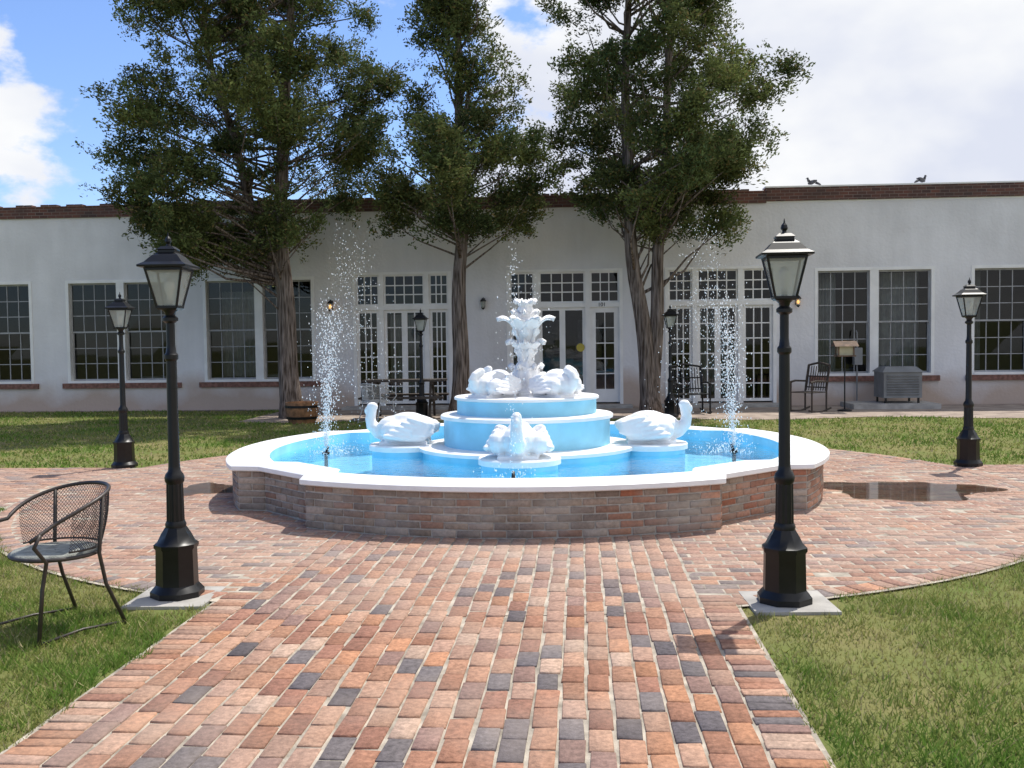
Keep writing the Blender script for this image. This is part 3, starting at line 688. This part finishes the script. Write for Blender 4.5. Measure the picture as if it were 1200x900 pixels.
def tree(name,u,v,stems,prof,nclump,nleaf,seed=1,gap=.33,limbs=.22,shrink=.87):
    rg=np.random.default_rng(seed)
    e=empty(name,(u,v,0)); tb=MB()
    zs=np.array([p[0] for p in prof]); ls=np.array([p[1] for p in prof])*shrink; rs=np.array([p[2] for p in prof])*shrink
    for pts,r0,r1 in stems:
        P=[];K=26; pz=np.array([p[2] for p in pts]); px_=np.array([p[0] for p in pts]); py=np.array([p[1] for p in pts])
        rad=[]; zlo=pz[0]-.05
        for k in range(K):
            z=zlo+(pz[-1]-zlo)*k/(K-1); x=np.interp(z,pz,px_)+.03*math.sin(z*1.9+seed); y=np.interp(z,pz,py)+.03*math.cos(z*1.4+seed)
            f=k/(K-1); P.append((x,y,z)); rad.append((r0*(1-f)+r1*f)*(1+.45*math.exp(-z*3.5)))
        tb.tube(P,rad,16,0,flute=.09)
    CL=[]; tries=0
    while len(CL)<nclump and tries<20000:
        tries+=1
        z=rg.uniform(zs[0],zs[-1]); l=np.interp(z,zs,ls); r_=np.interp(z,zs,rs)
        if rg.random()>(r_-l)/max(rs-ls)+.12: continue
        mid=(l+r_)/2; hw=(r_-l)/2; q=math.sqrt(rg.random())**.8; a=rg.uniform(0,2*math.pi)
        x=mid+hw*q*math.cos(a)*.90; y=hw*.85*q*math.sin(a)
        g_=math.sin(x*1.9+z*1.1+seed)*math.sin(z*2.1-x*.7+seed*2)*math.sin(y*1.7+z+seed)
        if g_>gap: continue
        bc=rg.uniform(.65,1.3); bh=rg.random()
        for _ in range(rg.integers(4,8)):
            f=rg.uniform(-.25,.5)
            dx=math.cos(a)*f; dy=math.sin(a)*f
            CL.append((x+dx+rg.normal(0,.19),y+dy+rg.normal(0,.22),z+rg.normal(0,.15)+.35*f,a,bc*rg.uniform(.85,1.15),bh))
    Vs=[];Cs=[]
    for (x,y,z,a,ccol,hue) in CL:
        stp=stems[rg.integers(len(stems))]
        pz=[p[2] for p in stp[0]]
        zb=max(2.2,z-rg.uniform(.5,1.5)); zb=max(pz[0]+.1,min(zb,pz[-1]-.2))
        bx_=np.interp(zb,pz,[p[0] for p in stp[0]]); by=np.interp(zb,pz,[p[1] for p in stp[0]])
        if rg.random()<limbs:
            mx_=(bx_+x)/2+rg.normal(0,.15); my=(by+y)/2+rg.normal(0,.15); mz=(zb+z)/2+rg.uniform(-.25,.1)
            r0=rg.uniform(.02,.045)
            tb.tube([(bx_,by,zb),(mx_,my,mz),(x,y,z)],[r0,r0*.6,r0*.2],5,0)
        cr=rg.uniform(.18,.32); nsp=rg.integers(7,11)
        out=np.array([math.cos(a)*.6,math.sin(a)*.6,.55])
        for s_ in range(nsp):
            dr=rg.normal(0,1,3); dr[2]=abs(dr[2])*.6-.2; dr=dr/np.linalg.norm(dr)+out*.6; dr/=np.linalg.norm(dr)
            Lg=cr*rg.uniform(.6,1.8); m_=int(nleaf/nsp)
            t_=rg.random(m_)**.8; base=np.array([x,y,z])+rg.normal(0,cr*.38,3)
            wdt=.065*np.sin(np.pi*np.clip(t_*.8+.15,0,1))+.014
            pos=base+dr*(t_*Lg)[:,None]+rg.normal(0,1,(m_,3))*wdt[:,None]+np.array([0,0,-.1])*(t_**2)[:,None]*rg.uniform(-.6,1)
            ax=dr+rg.normal(0,.5,(m_,3)); ax/=np.linalg.norm(ax,axis=1)[:,None]
            sd=np.cross(ax,rg.normal(0,1,(m_,3))); sd/=np.linalg.norm(sd,axis=1)[:,None]
            ll=rg.uniform(.05,.115,m_)[:,None]; ww=rg.uniform(.011,.023,m_)[:,None]
            q4=np.stack([pos-ax*ll*.5,pos+sd*ww,pos+ax*ll*.5,pos-sd*ww],1)
            Vs.append(q4.reshape(-1,3))
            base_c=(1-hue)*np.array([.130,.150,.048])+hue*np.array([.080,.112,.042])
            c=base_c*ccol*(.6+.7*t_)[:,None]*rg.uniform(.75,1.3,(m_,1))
            yl=rg.random(m_)<.07; c[yl]=np.array([.22,.17,.07])
            Cs.append(np.repeat(c,4,0))
    V=np.vstack(Vs); C=np.vstack(Cs); F=np.arange(len(V)).reshape(-1,4)
    tb.obj('trunk_and_limbs',m_bark,e,smooth=True)
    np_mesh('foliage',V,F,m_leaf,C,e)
    return e
tree('juniper_tree',-6.38,21.5,[([(0.05,0,0),(-.02,0,1.5),(-.12,0,3.4),(-.1,0,6),(.2,0,8.5),(.0,0,11)],.225,.05),([(-.15,0,2.8),(-.9,.1,5),(-1.7,.1,8),(-1.9,.1,10)],.12,.03)],
     [(3.3,-2.4,.3),(3.9,-3.2,1.0),(4.6,-3.8,1.6),(5.4,-4.0,2.1),(7.1,-3.7,2.4),(9,-3.5,2.1),(10.5,-2.4,1.5),(11.8,-.5,.4)],850,260,seed=3,gap=.26,shrink=.92)
tree('juniper_tree',-2.65,21.5,[([(0,0,0),(.04,0,2),(.12,0,4.5),(.08,0,7),(.05,0,10.3)],.19,.03)],
     [(3.9,-.6,.6),(4.3,-1.6,1.8),(5.3,-1.9,2.1),(6.2,-1.4,1.6),(7.15,-.85,1.05),(8.1,-.7,.9),(9,-.55,.75),(10,-.35,.35),(10.7,-.1,.1)],330,260,seed=12,gap=.36,shrink=.84)
tree('juniper_tree',1.50,21.5,[([(0,0,0),(-.12,0,1.2),(-.35,0,3.0),(-.5,0,5),(-.5,0,8),(-.4,0,10.5)],.185,.04),([(.0,0,0),(.06,.05,1.5),(.16,.05,3.2),(.35,.05,6),(.5,.05,10)],.165,.04)],
     [(3.8,.1,1.3),(4.0,-.9,1.8),(4.4,-1.5,2.3),(5.3,-2.3,2.6),(6.2,-2.4,2.8),(7.15,-2.4,2.7),(8.1,-2.3,2.2),(9,-2.2,1.8),(10.5,-1.5,1.2),(11.8,-.4,.3)],720,260,seed=23,gap=.26,shrink=.87)
tree('distant_tree',-5.2,38,[([(0,0,0),(0,0,6)],.2,.05)],[(4.5,-2,2),(6,-2.4,2.4),(7.0,-1.5,1.5),(7.6,-.3,.3)],90,160,seed=5)

# ---------------------------------------------------------------- furniture
m_brz=mat('bronze_metal',(.055,.045,.04),.45,.2,scale=20,metal=.3)
m_mesh=mat('mesh_seat',(.30,.31,.28),.8,.35,scale=18,bump=.8,bscale=150)
def mesh_chair(u,v,rz,frame,seatm,name='patio_chair',scl=1):
    e=empty(name,(u,v,-.015),rz,scl)
    f=MB(); s=MB(); wv=MB()
    rt=.0115
    ringp=[(.245*math.cos(t),.235*math.sin(t),.435) for t in np.linspace(0,2*math.pi,28)[:-1]]; f.tube(ringp,rt,8,0,closed=True)
    s.lathe([(.18,.425),(.232,.428),(.238,.440),(.228,.455),(.12,.452),(.005,.450)],32,0,cap=False)
    def rail(ph):
        k=abs(ph)/R(125); z=.80-.17*k**2.2; r_=.275+.015*k; return (r_*math.sin(ph),r_*math.cos(ph)+.02,z)
    ps=[rail(p) for p in np.linspace(-R(125),R(125),36)]
    f.tube([(-.28,-.30,.57),(-.30,-.25,.605)]+ps+[(.30,-.25,.605),(.28,-.30,.57)],rt,8,0)
    low=[(.25*math.sin(p),.24*math.cos(p)+.005,.47) for p in np.linspace(-R(105),R(105),30)]; f.tube(low,.006,6,0)
    na,nz_=110,26
    def bp_(i,q):
        p=-R(105)+R(210)*i/na
        t_=rail(p); b_=(.25*math.sin(p),.24*math.cos(p)+.005,.47); bu=1+.05*math.sin(q*math.pi)
        return ((b_[0]*(1-q)+t_[0]*q)*bu,(b_[1]*(1-q)+t_[1]*q)*bu,b_[2]*(1-q)+t_[2]*q)
    for sgn in(-1,1):
        for i0 in range(-nz_,na+nz_,2):
            pts_=[bp_(i0+sgn*(j-nz_/2),j/nz_) for j in range(nz_+1) if 0<=i0+sgn*(j-nz_/2)<=na]
            if len(pts_)>1: wv.tube(pts_[::3]+[pts_[-1]] if len(pts_)>4 else pts_,.0016,3,0)
    for sx in(-1,1):
        f.tube([(sx*.30,-.25,.605),(sx*.30,-.285,.54),(sx*.265,-.20,.44),(sx*.27,-.23,.30),(sx*.29,-.27,.0)],rt,8,0)
        f.tube([rail(sx*R(62)),(sx*.235,.13,.435),(sx*.23,.17,.25),(sx*.26,.27,.0)],rt,8,0)
        f.tube([(sx*.29,-.27,.012),(sx*.265,0,.03),(sx*.26,.27,.012)],.008,6,0)
    f.obj('frame',frame,e,smooth=True); s.obj('seat_pad',seatm,e,smooth=True); wv.obj('back_mesh',frame,e)
    return e
mesh_chair(-3.03,5.50,R(-32),m_brz,m_mesh)
m_gw=mat('grey_white_metal',(.5,.5,.5),.5,.1)
mesh_chair(-4.15,19.9,R(150),m_gw,m_gw)
m_wood=mat('weathered_wood',(.16,.10,.065),.8,.4,scale=9,bump=.4)
m_dwood=mat('dark_wood',(.06,.045,.035),.8,.3,scale=9)
e=empty('picnic_table',(-3.78,21.2,0),.05); p=MB()
for k in range(5): p.box((0,-.3+.15*k,.79),(1.75,.14,.04),0)
for sy in(-1,1):
    for k in range(2): p.box((0,sy*(.62+.14*k),.45),(1.75,.13,.04),0)
for sx in(-.6,.6):
    p.box((sx,0,.75),(.05,.7,.08),0); p.box((sx+.04,0,.41),(.05,1.5,.09),0)
    for sy in(-1,1): p.box((sx-.03,sy*.38,.38),(.045,.09,.86),0,rx=sy*R(24))
p.obj('table_and_benches',m_dwood,e)
e=empty('barrel_planter',(-5.72,20.05,-.02)); p=MB()
p.lathe([(.27,0),(.31,.15),(.335,.3),(.33,.43),(.30,.43),(.30,.36)],28,0,mod=lambda a,z:1+.012*math.sin(a*14))
p.lathe([(.305,.09),(.318,.09),(.325,.14),(.31,.14)],28,1,cap=False); p.lathe([(.335,.32),(.342,.32),(.343,.37),(.33,.37)],28,1,cap=False); p.lathe([(.30,.365),(.01,.38)],20,2,cap=False)
p.obj('barrel',[mat('oak_staves',(.26,.13,.06),.8,.4,scale=12),m_blk,m_patio],e)
def armchair(name,u,v,rz,m1,w_=.6,slat_n=9):
    e=empty(name,(u,v,-.01),rz); p=MB()
    for sx in(-1,1):
        x=sx*w_/2
        p.tube([(x,-.26,0),(x,-.26,.42),(x,-.25,.64)],.02,6); p.tube([(x,.24,0),(x,.24,.44),(x,.30,.75),(x,.36,1.0)],.02,6)
        p.tube([(x,-.30,.64),(x,-.1,.67),(x,.28,.65)],.024,6); p.tube([(x,-.36,.04),(x,-.1,.0),(x,.1,.0),(x,.4,.07)],.02,6)
    for k in range(7): p.box((0,-.24+.075*k,.42),(w_,.06,.02))
    for k in range(slat_n):
        x=-w_/2+w_*(k+.5)/slat_n; p.tube([(x,.24,.45),(x,.30,.72),(x,.355,.98)],.011,5)
    p.tube([(-w_/2,.36,1.0),(0,.375,1.06),(w_/2,.36,1.0)],.025,6); p.tube([(-w_/2,.26,.52),(w_/2,.26,.52)],.016,6)
    p.tube([(-w_/2,.31,.76),(w_/2,.31,.76)],.016,6)
    p.obj('chair_frame',m1,e)
armchair('rocking_chair',2.35,21.9,R(12),m_blk,.72,12)
armchair('wooden_armchair',4.95,22.2,R(-50),m_dwood,.56)
e=empty('bird_feeder',(5.72,22.2,0)); p=MB()
p.tube([(0,0,0),(0,0,1.18)],.016,8,1); p.lathe([(.16,0),(.15,.02),(.02,.04)],12,1)
p.bx(-.2,.2,-.16,.16,1.18,1.21,0); p.bx(-.15,.15,-.11,.11,1.21,1.40,2)
for x in(-.16,.16):
    for y in(-.12,.12): p.bx(x-.012,x+.012,y-.012,y+.012,1.21,1.42,0)
p.add([(-.25,-.2,1.40),(.25,-.2,1.40),(.25,0,1.52),(-.25,0,1.52),(-.25,.2,1.40),(.25,.2,1.40)],[(0,1,2,3),(3,2,5,4),(0,3,4),(1,5,2),(0,4,5,1)],0)
p.obj('feeder_house_and_pole',[m_wood,m_blk,mat('feeder_panel',(.5,.45,.3),.6)],e)
e=empty('evaporative_cooler',(7.2,23.35,0)); p=MB()
m_cool=mat('grey_metal_cabinet',(.20,.205,.21),.5,.2,scale=3)
p.bx(-1.15,.75,-.65,.55,-.02,.10,1)
p.bx(-.42,.42,-.38,.38,.22,.80,0); p.add([(-.46,-.42,.80),(.46,-.42,.80),(.46,.42,.80),(-.46,.42,.80),(-.34,-.24,.92),(.34,-.24,.92),(.34,.24,.92),(-.34,.24,.92)],[(0,1,5,4),(1,2,6,5),(2,3,7,6),(3,0,4,7),(4,5,6,7),(3,2,1,0)],0)
for k in range(8): p.box((0,-.392,.30+.058*k),(.70,.02,.035),0,rx=R(35))
for x in(-.36,.36):
    for y in(-.32,.32): p.bx(x-.02,x+.02,y-.02,y+.02,.10,.22,2)
p.bx(-.80,-.62,.60,.80,.95,1.35,0)
p.tube([(-.72,.7,.1),(-.72,.7,.95)],.018,8,0); p.tube([(-.72,.7,1.35),(-.72,.7,1.7),(-.72,.78,1.75)],.018,8,0)
p.obj('cooler_cabinet',[m_cool,m_conc,m_blk],e)
m_pig=mat('pigeon_feathers',(.10,.10,.115),.8,.4,scale=30)
def pigeon(u,rz,z=5.185):
    e=empty('pigeon',(u,BV+.12,z),rz); p=MB()
    p.ball((0,0,.10),(.11,.05,.05),12,0,Matrix.Rotation(.35,3,'Y').to_3x3()); p.tube([(-.08,0,.09),(-.16,0,.05),(-.20,0,.03)],[.035,.025,.012],8)
    p.tube([(.07,0,.12),(.095,0,.16),(.10,0,.185)],[.04,.027,.022],8); p.ball((.105,0,.195),(.028,.022,.023),10); p.tube([(.125,0,.192),(.155,0,.184)],[.008,.003],6)
    for s in(-1,1): p.ball((-.02,s*.045,.10),(.10,.014,.036),10,0,Matrix.Rotation(.4,3,'Y').to_3x3()); p.tube([(.0,s*.02,.06),(.01,s*.02,.0)],.005,5)
    p.obj('pigeon_body',m_pig,e,smooth=True)
pigeon(5.5,R(170)); pigeon(8.03,R(20))
